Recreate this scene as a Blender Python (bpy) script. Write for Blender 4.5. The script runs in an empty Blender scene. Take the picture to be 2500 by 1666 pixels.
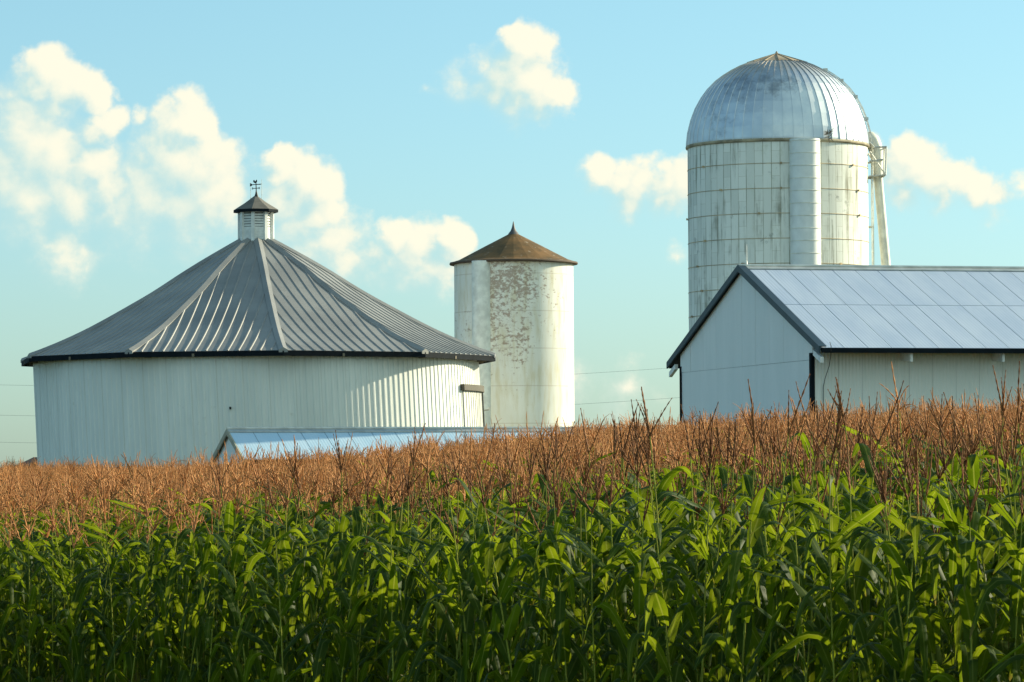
import bpy, math, random
import numpy as np
from mathutils import Vector, Matrix

R = math.radians
scene = bpy.context.scene
col = scene.collection

# ------------------------------------------------------------------ camera
F = 10000.0                      # focal length in photograph pixels (2500 wide)
CX, CY, YH = 1250.0, 833.0, 1200.0
PITCH = math.atan((YH - CY) / F)
ROLL = R(0.35)
fwd = Vector((0, math.cos(PITCH), math.sin(PITCH)))
r0 = Vector((1, 0, 0)); u0 = Vector((0, -math.sin(PITCH), math.cos(PITCH)))
cr = r0 * math.cos(ROLL) - u0 * math.sin(ROLL)
cu = u0 * math.cos(ROLL) + r0 * math.sin(ROLL)
cam = bpy.data.objects.new('camera', bpy.data.cameras.new('camera'))
col.objects.link(cam)
M = Matrix.Identity(4)
for i in range(3):
    M[i][0] = cr[i]; M[i][1] = cu[i]; M[i][2] = -fwd[i]
cam.matrix_world = M
cam.data.sensor_width = 36.0
cam.data.lens = 36.0 * F / 2500.0
cam.data.clip_start = 0.5
cam.data.clip_end = 12000
scene.camera = cam


def ray(px, py):
    return fwd + cr * ((px - CX) / F) + cu * ((CY - py) / F)


def P(px, py, d):
    v = ray(px, py)
    return v * (d / v.y)


# ------------------------------------------------------------------ light
SUN_EL = R(22); SUN_TH = R(115)          # angle from the camera-ward direction towards +x
to_sun = Vector((math.sin(SUN_TH) * math.cos(SUN_EL), -math.cos(SUN_TH) * math.cos(SUN_EL), math.sin(SUN_EL)))
sl = bpy.data.lights.new('sun', 'SUN')
sl.energy = 5.0; sl.angle = R(0.5); sl.color = (1.0, 0.91, 0.66)
so = bpy.data.objects.new('sun', sl); col.objects.link(so)
so.rotation_euler = to_sun.to_track_quat('Z', 'Y').to_euler()
scene.view_settings.view_transform = 'Standard'
scene.view_settings.look = 'None'
scene.view_settings.exposure = 0.80
scene.view_settings.gamma = 1.0

# ------------------------------------------------------------------ sky with clouds
PUFFS = [  # photograph px: x, y, radius, weight
    (110, 175, 52, 1), (80, 205, 52, 1), (150, 215, 60, 1), (205, 205, 44, 1), (240, 235, 36, .95), (55, 262, 70, .9),
    (110, 275, 75, .85), (262, 300, 36, 1), (235, 330, 40, .85), (60, 345, 95, 1), (130, 390, 100, 1), (10, 420, 110, 1),
    (235, 410, 62, 1.05), (265, 455, 50, 1), (175, 470, 95, 1), (70, 480, 100, 1), (0, 330, 70, .8),
    (455, 300, 55, 1.05), (425, 300, 50, 1), (488, 312, 38, 1), (395, 355, 62, .95), (345, 292, 26, .62), (350, 390, 48, .75),
    (430, 400, 95, 1.05), (490, 420, 75, 1.05), (515, 480, 80, 1), (370, 470, 100, .95), (450, 510, 105, .9), (550, 520, 60, .8),
    (295, 500, 80, .8), (360, 560, 80, .55), (260, 575, 90, .45), (480, 570, 90, .5), (180, 560, 80, .4),
    (700, 390, 28, 1), (682, 425, 42, 1), (735, 440, 55, 1), (780, 470, 55, 1), (690, 490, 75, .95), (770, 520, 68, .9),
    (720, 560, 80, .75), (810, 590, 66, .8), (850, 630, 62, .75), (770, 630, 80, .65), (880, 660, 55, .55),
    (960, 600, 40, .95), (990, 575, 34, .9), (1030, 605, 55, .9), (1000, 650, 66, .85), (1060, 660, 60, .8), (925, 635, 45, .75),
    (1105, 585, 36, 1), (1130, 600, 30, .95), (1100, 630, 48, .85), (940, 680, 60, .5),
    (150, 605, 62, .75), (150, 645, 62, .65), (205, 625, 50, .6),
    (1262, 92, 30, 1), (1275, 125, 50, 1.05), (1322, 112, 34, .85), (1245, 170, 58, 1.05), (1290, 200, 70, 1.05), (1340, 225, 46, 1),
    (1215, 205, 55, .95), (1262, 250, 52, .9), (1362, 250, 34, .85), (1310, 255, 48, .85), (1120, 200, 60, .48), (1045, 215, 24, .40), (1180, 160, 40, .6),
    (1470, 428, 36, .9), (1515, 448, 44, 1), (1560, 440, 40, .95), (1620, 438, 42, 1), (1665, 450, 50, 1), (1540, 482, 46, .9), (1630, 480, 50, .9), (1450, 430, 40, .5),
    (2215, 372, 40, 1.05), (2235, 400, 52, 1.05), (2195, 420, 55, 1), (2275, 430, 52, 1), (2330, 445, 46, .95), (2385, 462, 38, .9),
    (2440, 470, 34, .8), (2205, 470, 48, .85), (2290, 478, 42, .8), (2490, 455, 34, .48), (2430, 515, 44, .45), (2110, 340, 30, .5),
    (1640, 632, 30, .36), (1420, 930, 60, .4), (1520, 950, 70, .4), (1500, 1000, 90, .35),
]
world = bpy.data.worlds.new('World'); scene.world = world
world.use_nodes = True
wt = world.node_tree; wt.nodes.clear()


def uvdir(px, py):
    v = ray(px, py)
    return (v.x / v.y, v.z / v.y, 0.0)


def cloud_group():
    g = bpy.data.node_groups.new('cloud_field', 'ShaderNodeTree')
    g.interface.new_socket('Vector', in_out='INPUT', socket_type='NodeSocketVector')
    g.interface.new_socket('Density', in_out='OUTPUT', socket_type='NodeSocketFloat')
    N, L = g.nodes, g.links
    gi = N.new('NodeGroupInput'); go = N.new('NodeGroupOutput')

    def noise(scale, detail, rough=.55):
        n = N.new('ShaderNodeTexNoise'); n.inputs['Scale'].default_value = scale
        n.inputs['Detail'].default_value = detail; n.inputs['Roughness'].default_value = rough
        L.new(gi.outputs[0], n.inputs['Vector']); return n
    warp = noise(110, 4)
    w1 = N.new('ShaderNodeVectorMath'); w1.operation = 'SUBTRACT'; w1.inputs[1].default_value = (.5, .5, .5)
    L.new(warp.outputs['Color'], w1.inputs[0])
    w2 = N.new('ShaderNodeVectorMath'); w2.operation = 'MULTIPLY'; w2.inputs[1].default_value = (.0095, .0095, 0)
    L.new(w1.outputs[0], w2.inputs[0])
    w3 = N.new('ShaderNodeVectorMath'); w3.operation = 'ADD'
    L.new(gi.outputs[0], w3.inputs[0]); L.new(w2.outputs[0], w3.inputs[1])
    prev = None
    for (x, y, r, w) in PUFFS:
        d = N.new('ShaderNodeVectorMath'); d.operation = 'DISTANCE'
        d.inputs[1].default_value = uvdir(x, y); L.new(w3.outputs[0], d.inputs[0])
        m = N.new('ShaderNodeMath'); m.operation = 'MULTIPLY_ADD'
        rr = 1.80 * r / F
        m.inputs[1].default_value = -w / rr; m.inputs[2].default_value = w
        L.new(d.outputs['Value'], m.inputs[0])
        if prev is None:
            prev = m
        else:
            x_ = N.new('ShaderNodeMath'); x_.operation = 'SMOOTH_MAX'; x_.inputs[2].default_value = .12
            L.new(prev.outputs[0], x_.inputs[0]); L.new(m.outputs[0], x_.inputs[1]); prev = x_
    fine = noise(125, 9, .60)
    a = N.new('ShaderNodeMath'); a.operation = 'MULTIPLY_ADD'; a.inputs[1].default_value = .62; a.inputs[2].default_value = -.31
    L.new(fine.outputs['Fac'], a.inputs[0])
    b = N.new('ShaderNodeMath'); b.operation = 'ADD'
    L.new(prev.outputs[0], b.inputs[0]); L.new(a.outputs[0], b.inputs[1])
    L.new(b.outputs[0], go.inputs[0])
    return g


SKY_TINT = [(0.0, (.66, .97, 1.26)), (0.6, (1.4, 1.75, 1.55)), (.06, (.72, 1.05, 1.30)), (.12, (.76, 1.09, 1.22)), (.25, (1.1, 1.35, 1.28))]


def build_world():
    N, L = wt.nodes, wt.links
    out = N.new('ShaderNodeOutputWorld'); bg = N.new('ShaderNodeBackground')
    bg.inputs['Strength'].default_value = 0.075
    L.new(bg.outputs[0], out.inputs[0])
    sky = N.new('ShaderNodeTexSky'); sky.sky_type = 'NISHITA'; sky.sun_disc = False
    sky.sun_elevation = SUN_EL; sky.sun_rotation = math.atan2(to_sun.x, to_sun.y)
    sky.air_density = 1.0; sky.dust_density = 0.6; sky.ozone_density = 1.0
    tint = N.new('ShaderNodeMix'); tint.data_type = 'RGBA'; tint.blend_type = 'MULTIPLY'
    tint.inputs['Factor'].default_value = 1
    L.new(sky.outputs[0], tint.inputs[6])
    tc = N.new('ShaderNodeTexCoord'); sp = N.new('ShaderNodeSeparateXYZ')
    L.new(tc.outputs['Generated'], sp.inputs[0])
    rp = N.new('ShaderNodeValToRGB'); L.new(sp.outputs['Z'], rp.inputs[0])
    for k_, (p_, c_) in enumerate(SKY_TINT):
        e_ = rp.color_ramp.elements[k_] if k_ < 2 else rp.color_ramp.elements.new(p_)
        e_.position = p_; e_.color = (*c_, 1)
    L.new(rp.outputs[0], tint.inputs[7])
    ymax = N.new('ShaderNodeMath'); ymax.operation = 'MAXIMUM'; ymax.inputs[1].default_value = .05
    L.new(sp.outputs['Y'], ymax.inputs[0])
    du = N.new('ShaderNodeMath'); du.operation = 'DIVIDE'; L.new(sp.outputs['X'], du.inputs[0]); L.new(ymax.outputs[0], du.inputs[1])
    dv = N.new('ShaderNodeMath'); dv.operation = 'DIVIDE'; L.new(sp.outputs['Z'], dv.inputs[0]); L.new(ymax.outputs[0], dv.inputs[1])
    cb = N.new('ShaderNodeCombineXYZ'); L.new(du.outputs[0], cb.inputs[0]); L.new(dv.outputs[0], cb.inputs[1])
    G = cloud_group()
    g1 = N.new('ShaderNodeGroup'); g1.node_tree = G; L.new(cb.outputs[0], g1.inputs[0])
    off = N.new('ShaderNodeVectorMath'); off.operation = 'ADD'; off.inputs[1].default_value = (.0042, .0046, 0)
    L.new(cb.outputs[0], off.inputs[0])
    g2 = N.new('ShaderNodeGroup'); g2.node_tree = G; L.new(off.outputs[0], g2.inputs[0])
    mask = N.new('ShaderNodeMapRange'); mask.interpolation_type = 'SMOOTHSTEP'
    mask.inputs['From Min'].default_value = .10
    L.new(g1.outputs[0], mask.inputs['Value'])
    front = N.new('ShaderNodeMath'); front.operation = 'GREATER_THAN'; front.inputs[1].default_value = .1
    L.new(sp.outputs['Y'], front.inputs[0])
    mk = N.new('ShaderNodeMath'); mk.operation = 'MULTIPLY'; L.new(mask.outputs[0], mk.inputs[0]); L.new(front.outputs[0], mk.inputs[1])
    mk2 = N.new('ShaderNodeMath'); mk2.operation = 'MULTIPLY'; mk2.inputs[1].default_value = .93
    L.new(mk.outputs[0], mk2.inputs[0])
    sh = N.new('ShaderNodeMath'); sh.operation = 'SUBTRACT'; L.new(g1.outputs[0], sh.inputs[0]); L.new(g2.outputs[0], sh.inputs[1])
    shr = N.new('ShaderNodeMapRange'); shr.interpolation_type = 'SMOOTHSTEP'
    shr.inputs['From Min'].default_value = -.42; shr.inputs['From Max'].default_value = .55
    L.new(sh.outputs[0], shr.inputs['Value'])
    soft = N.new('ShaderNodeMapRange')      # sunlit edges are crisp, the undersides melt into the sky
    soft.inputs['To Min'].default_value = 1.0; soft.inputs['To Max'].default_value = .46
    L.new(shr.outputs[0], soft.inputs['Value']); L.new(soft.outputs[0], mask.inputs['From Max'])
    cc = N.new('ShaderNodeMix'); cc.data_type = 'RGBA'
    cc.inputs[6].default_value = (4.4, 6.1, 5.9, 1); cc.inputs[7].default_value = (8.1, 7.7, 6.1, 1)
    L.new(shr.outputs[0], cc.inputs['Factor'])
    # unseen cloud bank behind the camera, towards the right, added to brighten shaded walls
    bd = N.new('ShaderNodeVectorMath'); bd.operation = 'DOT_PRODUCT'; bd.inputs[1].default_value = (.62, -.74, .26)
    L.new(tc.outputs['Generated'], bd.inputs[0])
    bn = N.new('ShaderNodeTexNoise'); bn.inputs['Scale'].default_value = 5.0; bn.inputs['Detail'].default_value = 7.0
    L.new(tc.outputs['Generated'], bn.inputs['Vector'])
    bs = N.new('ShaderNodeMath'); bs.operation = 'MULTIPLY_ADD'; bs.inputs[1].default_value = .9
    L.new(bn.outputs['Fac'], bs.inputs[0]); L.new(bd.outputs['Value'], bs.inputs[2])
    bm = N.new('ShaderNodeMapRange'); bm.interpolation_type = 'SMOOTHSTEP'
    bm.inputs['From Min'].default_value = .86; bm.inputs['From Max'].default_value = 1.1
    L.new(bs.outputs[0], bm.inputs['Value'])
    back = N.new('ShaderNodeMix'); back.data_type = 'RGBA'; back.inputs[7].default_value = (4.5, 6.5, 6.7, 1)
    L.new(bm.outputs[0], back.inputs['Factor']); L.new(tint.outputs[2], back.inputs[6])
    fin = N.new('ShaderNodeMix'); fin.data_type = 'RGBA'
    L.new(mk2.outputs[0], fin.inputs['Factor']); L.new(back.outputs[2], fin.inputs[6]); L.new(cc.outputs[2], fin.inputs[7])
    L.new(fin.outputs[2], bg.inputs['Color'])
    return tint


build_world()


# ------------------------------------------------------------------ helpers
def tag(o, label=None, cat=None, group=None, kind=None):
    if label: o['label'] = label
    if cat: o['category'] = cat
    if group: o['group'] = group
    if kind: o['kind'] = kind
    return o


def empty(name, loc, label, cat, group=None, rz=0.0):
    o = bpy.data.objects.new(name, None); col.objects.link(o)
    o.location = loc; o.rotation_euler = (0, 0, rz)
    o.empty_display_size = .3
    return tag(o, label, cat, group)


class MB:
    def __init__(s):
        s.v = []; s.f = []; s.uv = []; s.mi = []

    def vert(s, p, uv=(0, 0)):
        s.v.append(tuple(p)); s.uv.append(uv); return len(s.v) - 1

    def face(s, idx, mi=0):
        s.f.append(tuple(idx)); s.mi.append(mi)

    def quad(s, a, b, c, d, uvs=None, mi=0):
        uvs = uvs or [(0, 0)] * 4
        s.face([s.vert(p, q) for p, q in zip((a, b, c, d), uvs)], mi)

    def poly(s, pts, mi=0):
        s.face([s.vert(p) for p in pts], mi)

    def prism(s, pts, off, mi=0):
        """extrude polygon pts by vector off (closed)"""
        off = Vector(off); n = len(pts)
        a = [s.vert(p) for p in pts]; b = [s.vert(Vector(p) + off) for p in pts]
        s.face(a[::-1], mi); s.face(b, mi)
        for i in range(n):
            j = (i + 1) % n
            s.face([a[i], a[j], b[j], b[i]], mi)

    def box(s, c, ax, ay, az, mi=0):
        c = Vector(c); ax = Vector(ax) / 2; ay = Vector(ay) / 2; az = Vector(az) / 2
        s.prism([c - ax - ay - az, c + ax - ay - az, c + ax + ay - az, c - ax + ay - az], az * 2, mi)

    def tube(s, pts, rad, n=8, mi=0, cap=True, phase=0.0):
        pts = [Vector(p) for p in pts]
        if not hasattr(rad, '__len__'): rad = [rad] * len(pts)
        rings = []; ref = None; acc = 0
        for i, p in enumerate(pts):
            t = (pts[min(i + 1, len(pts) - 1)] - pts[max(i - 1, 0)]).normalized()
            if ref is None:
                ref = t.orthogonal().normalized()
            ref = (ref - t * ref.dot(t)).normalized()
            b = t.cross(ref)
            if i: acc += (p - pts[i - 1]).length
            rings.append([s.vert(p + (ref * math.cos(2 * math.pi * k / n + phase) + b * math.sin(2 * math.pi * k / n + phase)) * rad[i], (k / n, acc)) for k in range(n)])
        for a, b in zip(rings, rings[1:]):
            for k in range(n):
                j = (k + 1) % n
                s.face([a[k], a[j], b[j], b[k]], mi)
        if cap:
            s.face(rings[0][::-1], mi); s.face(rings[-1], mi)

    def lathe(s, prof, n=64, c=(0, 0), mi=0, th0=0.0, th1=2 * math.pi, cap_top=False):
        """prof: list of (r, z) bottom to top; uv = (arc metres, z)"""
        full = abs(th1 - th0 - 2 * math.pi) < 1e-6
        rmax = max(r for r, z in prof); rings = []
        for (r, z) in prof:
            rings.append([s.vert((c[0] + r * math.sin(th0 + (th1 - th0) * k / n), c[1] - r * math.cos(th0 + (th1 - th0) * k / n), z),
                                 ((th1 - th0) * k / n * rmax, z)) for k in range(n + 1)])
        for a, b in zip(rings, rings[1:]):
            for k in range(n):
                s.face([a[k], a[k + 1], b[k + 1], b[k]], mi)
        if cap_top:
            s.face(rings[-1][:-1], mi)

    def mesh(s, name, mats, smooth=False):
        me = bpy.data.meshes.new(name)
        me.from_pydata(s.v, [], s.f)
        ul = me.uv_layers.new(name='UVMap')
        li = np.empty(len(me.loops), dtype=np.int32); me.loops.foreach_get('vertex_index', li)
        ul.data.foreach_set('uv', np.array(s.uv, dtype=np.float32)[li].ravel())
        for m in (mats if isinstance(mats, (list, tuple)) else [mats]):
            me.materials.append(m)
        me.polygons.foreach_set('material_index', np.array(s.mi, dtype=np.int32))
        if smooth:
            me.polygons.foreach_set('use_smooth', np.ones(len(s.f), dtype=bool))
        me.update()
        return me

    def build(s, name, mats, parent=None, smooth=False, label=None, world=True):
        o = bpy.data.objects.new(name, s.mesh(name, mats, smooth))
        col.objects.link(o)
        if parent is not None:
            o.parent = parent
            if parent.type == 'EMPTY':   # vertices are in world space: cancel the base point's transform
                o.matrix_parent_inverse = Matrix.Translation(parent.location).inverted()
        if label: o['label'] = label
        return o


# ------------------------------------------------------------------ materials
class NT:
    def __init__(s, name):
        s.m = bpy.data.materials.new(name); s.m.use_nodes = True
        s.N = s.m.node_tree.nodes; s.L = s.m.node_tree.links
        s.b = s.N['Principled BSDF']; s.out = s.N['Material Output']

    def n(s, t, **kw):
        x = s.N.new(t)
        for k, v in kw.items():
            if k.startswith('i_'):
                key = k[2:]
                key = int(key) if key.isdigit() else key.replace('_', ' ')
                x.inputs[key].default_value = v
            else:
                setattr(x, k, v)
        return x

    def lk(s, a, b): s.L.new(a, b)

    def noise(s, coord, scale, detail=4, rough=.55, mapscale=None):
        n = s.n('ShaderNodeTexNoise'); n.inputs['Scale'].default_value = scale
        n.inputs['Detail'].default_value = detail; n.inputs['Roughness'].default_value = rough
        if mapscale:
            mp = s.n('ShaderNodeMapping'); mp.inputs['Scale'].default_value = mapscale
            s.lk(coord, mp.inputs['Vector']); coord = mp.outputs[0]
        s.lk(coord, n.inputs['Vector']); return n.outputs['Fac']

    def ramp(s, val, a, b, lo=0.0, hi=1.0):
        r = s.n('ShaderNodeMapRange'); r.interpolation_type = 'SMOOTHSTEP'
        r.inputs['From Min'].default_value = a; r.inputs['From Max'].default_value = b
        r.inputs['To Min'].default_value = lo; r.inputs['To Max'].default_value = hi
        s.lk(val, r.inputs['Value']); return r.outputs[0]

    def math(s, op, a, b=None):
        m = s.n('ShaderNodeMath', operation=op)
        for i, x in enumerate((a, b)):
            if x is None: continue
            if isinstance(x, (int, float)): m.inputs[i].default_value = x
            else: s.lk(x, m.inputs[i])
        return m.outputs[0]

    def mix(s, fac, a, b, blend='MIX'):
        m = s.n('ShaderNodeMix', data_type='RGBA', blend_type=blend)
        for key, x in (('Factor', fac), (6, a), (7, b)):
            if isinstance(x, (int, float)): m.inputs[key].default_value = x
            elif isinstance(x, tuple): m.inputs[key].default_value = (*x, 1)
            else: s.lk(x, m.inputs[key])
        return m.outputs[2]

    def bump(s, h, strength, dist):
        b = s.n('ShaderNodeBump'); b.inputs['Strength'].default_value = strength; b.inputs['Distance'].default_value = dist
        s.lk(h, b.inputs['Height']); s.lk(b.outputs[0], s.b.inputs['Normal'])

    def obj(s): return s.n('ShaderNodeTexCoord').outputs['Object']
    def uv(s): return s.n('ShaderNodeTexCoord').outputs['UV']

    def set(s, color=None, rough=None, metal=None, spec=None):
        if color is not None:
            if isinstance(color, tuple): s.b.inputs['Base Color'].default_value = (*color, 1)
            else: s.lk(color, s.b.inputs['Base Color'])
        if rough is not None: s.b.inputs['Roughness'].default_value = rough
        if metal is not None: s.b.inputs['Metallic'].default_value = metal
        if spec is not None: s.b.inputs['Specular IOR Level'].default_value = spec
        return s.m


def mat_plain(name, c, rough=.6, metal=0.0, var=.15, scale=3.0):
    t = NT(name); n = t.noise(t.obj(), scale, 5)
    k = t.ramp(n, .3, .7)
    return t.set(t.mix(k, tuple(x * (1 - var) for x in c), tuple(min(1, x * (1 + var)) for x in c)), rough, metal)


def mat_barn_wall():
    t = NT('white_ribbed_siding'); o = t.obj()
    n = t.noise(o, 1.0, 5, .6, (1.5, 1.5, .22)); n2 = t.noise(o, 6, 4, .6, (1, 1, .1))
    c = t.mix(t.ramp(n, .3, .75), (.70, .71, .66), (.80, .80, .74))
    c = t.mix(t.ramp(n2, .55, .85, 0, .35), c, (.52, .53, .47))
    sp = t.n('ShaderNodeSeparateXYZ'); t.lk(t.uv(), sp.inputs[0])
    seam = t.ramp(t.math('ABSOLUTE', t.math('SUBTRACT', t.math('FRACT', t.math('DIVIDE', sp.outputs[0], 1.0018)), .5)), .47, .495)
    c = t.mix(t.math('MULTIPLY', seam, .28), c, (.30, .31, .27))
    splash = t.noise(o, 2.5, 6, .65)
    c = t.mix(t.ramp(splash, .62, .74, 0, .3), c, (.50, .47, .38))
    return t.set(c, .55, 0, .3)


def mat_roof_grey():
    t = NT('grey_painted_metal_roof'); o = t.obj()
    n = t.noise(o, .6, 5); n2 = t.noise(o, 9, 3)
    c = t.mix(t.ramp(n, .3, .7), (.20, .198, .19), (.27, .265, .25))
    c = t.mix(t.ramp(n2, .5, .8, 0, .3), c, (.17, .175, .18))
    return t.set(c, .48, .12, .45)


def mat_stave():
    t = NT('weathered_white_concrete_staves'); uv = t.uv()
    sp = t.n('ShaderNodeSeparateXYZ'); t.lk(uv, sp.inputs[0])
    br = t.n('ShaderNodeTexBrick', offset=.5, squash=1.0)
    br.inputs['Scale'].default_value = 1.0; br.inputs['Mortar Size'].default_value = .009
    br.inputs['Brick Width'].default_value = .87; br.inputs['Row Height'].default_value = .30
    br.inputs['Bias'].default_value = -.2
    br.inputs['Color1'].default_value = (.80, .80, .73, 1); br.inputs['Color2'].default_value = (.66, .665, .60, 1)
    br.inputs['Mortar'].default_value = (.56, .54, .45, 1); br.inputs['Mortar Smooth'].default_value = .8
    cb = t.n('ShaderNodeCombineXYZ'); t.lk(sp.outputs[1], cb.inputs[0]); t.lk(sp.outputs[0], cb.inputs[1])
    t.lk(cb.outputs[0], br.inputs['Vector'])
    c = br.outputs['Color']
    # stained vertical joints, stronger under each hoop
    w = t.math('FRACT', t.math('DIVIDE', sp.outputs[0], .30))
    line = t.ramp(t.math('ABSOLUTE', t.math('SUBTRACT', w, .5)), .435, .49)
    brk = t.ramp(t.noise(uv, 1.0, 4, .6, (3.3, .8, 1)), .36, .62)
    c = t.mix(t.math('MULTIPLY', t.math('MULTIPLY', line, brk), .85), c, (.20, .185, .12))
    st = t.noise(uv, 1.0, 6, .65, (4.2, .28, 1)); st2 = t.noise(uv, .5, 5, .6)
    dirt = t.math('MULTIPLY', t.ramp(st, .48, .68), t.ramp(st2, .40, .60))
    c = t.mix(t.math('MULTIPLY', dirt, .9), c, (.21, .20, .14))
    blk = t.math('MULTIPLY', t.ramp(t.noise(uv, .9, 6, .7, (1, 1.2, 1)), .60, .68), t.ramp(t.noise(uv, 5, 5, .7), .42, .58))
    c = t.mix(t.math('MULTIPLY', blk, .6), c, (.20, .21, .19))
    g = t.noise(uv, 2.2, 6, .65, (1, .6, 1))
    c = t.mix(t.ramp(g, .55, .78, 0, .5), c, (.47, .47, .35))
    return t.set(c, .8, 0, .2)


def mat_dome():
    t = NT('galvanised_dome_sheet'); o = t.obj(); uv = t.uv()
    n = t.noise(o, 1.1, 6, .6); n2 = t.noise(o, .75, 8, .72)
    c = t.mix(t.ramp(n, .35, .7), (.50, .55, .60), (.66, .69, .70))
    vd = t.n('ShaderNodeVectorMath', operation='DISTANCE'); t.lk(o, vd.inputs[0]); vd.inputs[1].default_value = DOME_STAIN
    near = t.ramp(vd.outputs['Value'], .3, 2.3, .13, -.03)
    rust = t.math('MULTIPLY', t.ramp(t.math('ADD', n2, near), .54, .72), .6)
    sp = t.n('ShaderNodeSeparateXYZ'); t.lk(uv, sp.inputs[0])
    c = t.mix(t.ramp(t.math('ADD', sp.outputs[1], t.math('MULTIPLY', n, 1.2)), 2.7, 3.6, 0, .6), c, (.36, .27, .17))
    c = t.mix(rust, c, (.13, .15, .18))
    t.lk(t.math('ADD', t.math('MULTIPLY', n2, .25), .34), t.b.inputs['Roughness'])
    return t.set(c, None, .75, .5)


def mat_tile_silo():
    t = NT('peeling_white_tile'); uv = t.uv()
    br = t.n('ShaderNodeTexBrick', offset=.5)
    br.inputs['Scale'].default_value = 1.0; br.inputs['Mortar Size'].default_value = .008
    br.inputs['Brick Width'].default_value = .34; br.inputs['Row Height'].default_value = .20
    br.inputs['Color1'].default_value = (1, 1, 1, 1); br.inputs['Color2'].default_value = (0, 0, 0, 1); br.inputs['Mortar'].default_value = (.5, .5, .5, 1)
    t.lk(uv, br.inputs['Vector'])
    sp = t.n('ShaderNodeSeparateXYZ'); t.lk(uv, sp.inputs[0])
    big = t.noise(uv, .55, 3, .5); fine = t.noise(uv, 5.0, 6, .7, (1, 1.3, 1))
    hi = t.ramp(sp.outputs[1], 3.6, 8.4, -.16, .09)
    side = t.ramp(t.math('ABSOLUTE', t.math('SUBTRACT', sp.outputs[0], 8.0)), .7, 1.9, .05, -.10)
    s = t.math('ADD', t.math('ADD', fine, hi), side)
    s = t.math('ADD', s, t.math('MULTIPLY', t.math('SUBTRACT', br.outputs['Color'], .5), .10))
    s = t.math('ADD', s, t.math('MULTIPLY', t.math('SUBTRACT', big, .5), .42))
    peel = t.ramp(s, .60, .72)
    base = t.mix(t.ramp(big, .3, .7), (.74, .73, .66), (.82, .81, .74))
    g = t.noise(uv, 2.0, 5, .6, (2, .3, 1))
    base = t.mix(t.ramp(g, .42, .72, 0, .7), base, (.62, .55, .37))
    c = t.mix(t.math('MULTIPLY', peel, .72), base, (.29, .18, .12))
    # faint pour joints
    w = t.math('FRACT', t.math('MULTIPLY', sp.outputs[1], .62))
    j = t.ramp(t.math('ABSOLUTE', t.math('SUBTRACT', w, .5)), .0, .022, .45, 0)
    c = t.mix(j, c, (.45, .37, .28))
    t.bump(peel, .4, -.01)
    return t.set(c, .75, 0, .25)


def mat_rust():
    t = NT('rusted_roof_sheet'); o = t.obj()
    n = t.noise(o, 1.3, 6, .65); n2 = t.noise(o, 2.6, 5, .7, (1, 1, .6))
    c = t.mix(t.ramp(n, .3, .7), (.085, .055, .020), (.20, .105, .036))
    c = t.mix(t.ramp(n2, .60, .68, 0, .55), c, (.42, .36, .28))
    return t.set(c, .75, .1, .3)


def mat_sheet(name, c1, c2, pitch, axis, rough=.4, metal=.5, strength=.5):
    """corrugated sheet: UV metres, corrugation along u"""
    t = NT(name); uv = t.uv()
    sp = t.n('ShaderNodeSeparateXYZ'); t.lk(uv, sp.inputs[0])
    w = t.math('SINE', t.math('MULTIPLY', sp.outputs[axis], 2 * math.pi / pitch))
    n = t.noise(uv, .9, 5, .6, (1.4, .35, 1)); n2 = t.noise(uv, 9, 4, .6)
    c = t.mix(t.ramp(n, .3, .72), c1, c2)
    c = t.mix(t.ramp(n2, .58, .8, 0, .25), c, tuple(x * .75 for x in c1))
    t.bump(w, strength, .012)
    return t.set(c, rough, metal, .5)


def mat_leaf():
    t = NT('corn_leaf'); uv = t.uv()
    sp = t.n('ShaderNodeSeparateXYZ'); t.lk(uv, sp.inputs[0])
    oi = t.n('ShaderNodeObjectInfo')
    rib = t.ramp(t.math('ABSOLUTE', t.math('SUBTRACT', sp.outputs[0], .5)), .02, .09, 1, 0)
    geo = t.n('ShaderNodeTexCoord').outputs['Object']
    n = t.noise(geo, 4.0, 4)
    vein = t.ramp(t.math('SINE', t.math('MULTIPLY', sp.outputs[0], 75.0)), -.6, 1.0)
    tip = t.ramp(t.math('ADD', sp.outputs[1], t.math('MULTIPLY', t.noise(geo, 9.0, 4), .35)), 1.08, 1.22)
    base = t.mix(t.ramp(n, .3, .7), (.010, .033, .005), (.030, .064, .005))
    base = t.mix(t.math('MULTIPLY', oi.outputs['Random'], .45), base, (.044, .070, .003))
    base = t.mix(t.math('MULTIPLY', rib, .6), base, (.17, .20, .04))
    base = t.mix(t.math('MULTIPLY', tip, .8), base, (.20, .13, .05))
    t.set(base, .5, 0, .10)
    tr = t.n('ShaderNodeBsdfTranslucent')
    trc = t.mix(t.ramp(n, .25, .75), (.12, .19, .004), (.31, .37, .012))
    trc = t.mix(t.math('MULTIPLY', vein, .35), trc, (.07, .11, .002))
    trc = t.mix(rib, trc, (.30, .34, .04)); trc = t.mix(t.math('MULTIPLY', tip, .8), trc, (.25, .15, .04))
    t.lk(trc, tr.inputs['Color'])
    ms = t.n('ShaderNodeMixShader'); ms.inputs[0].default_value = .48
    t.lk(t.b.outputs[0], ms.inputs[1]); t.lk(tr.outputs[0], ms.inputs[2]); t.lk(ms.outputs[0], t.out.inputs[0])
    return t.m


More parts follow.
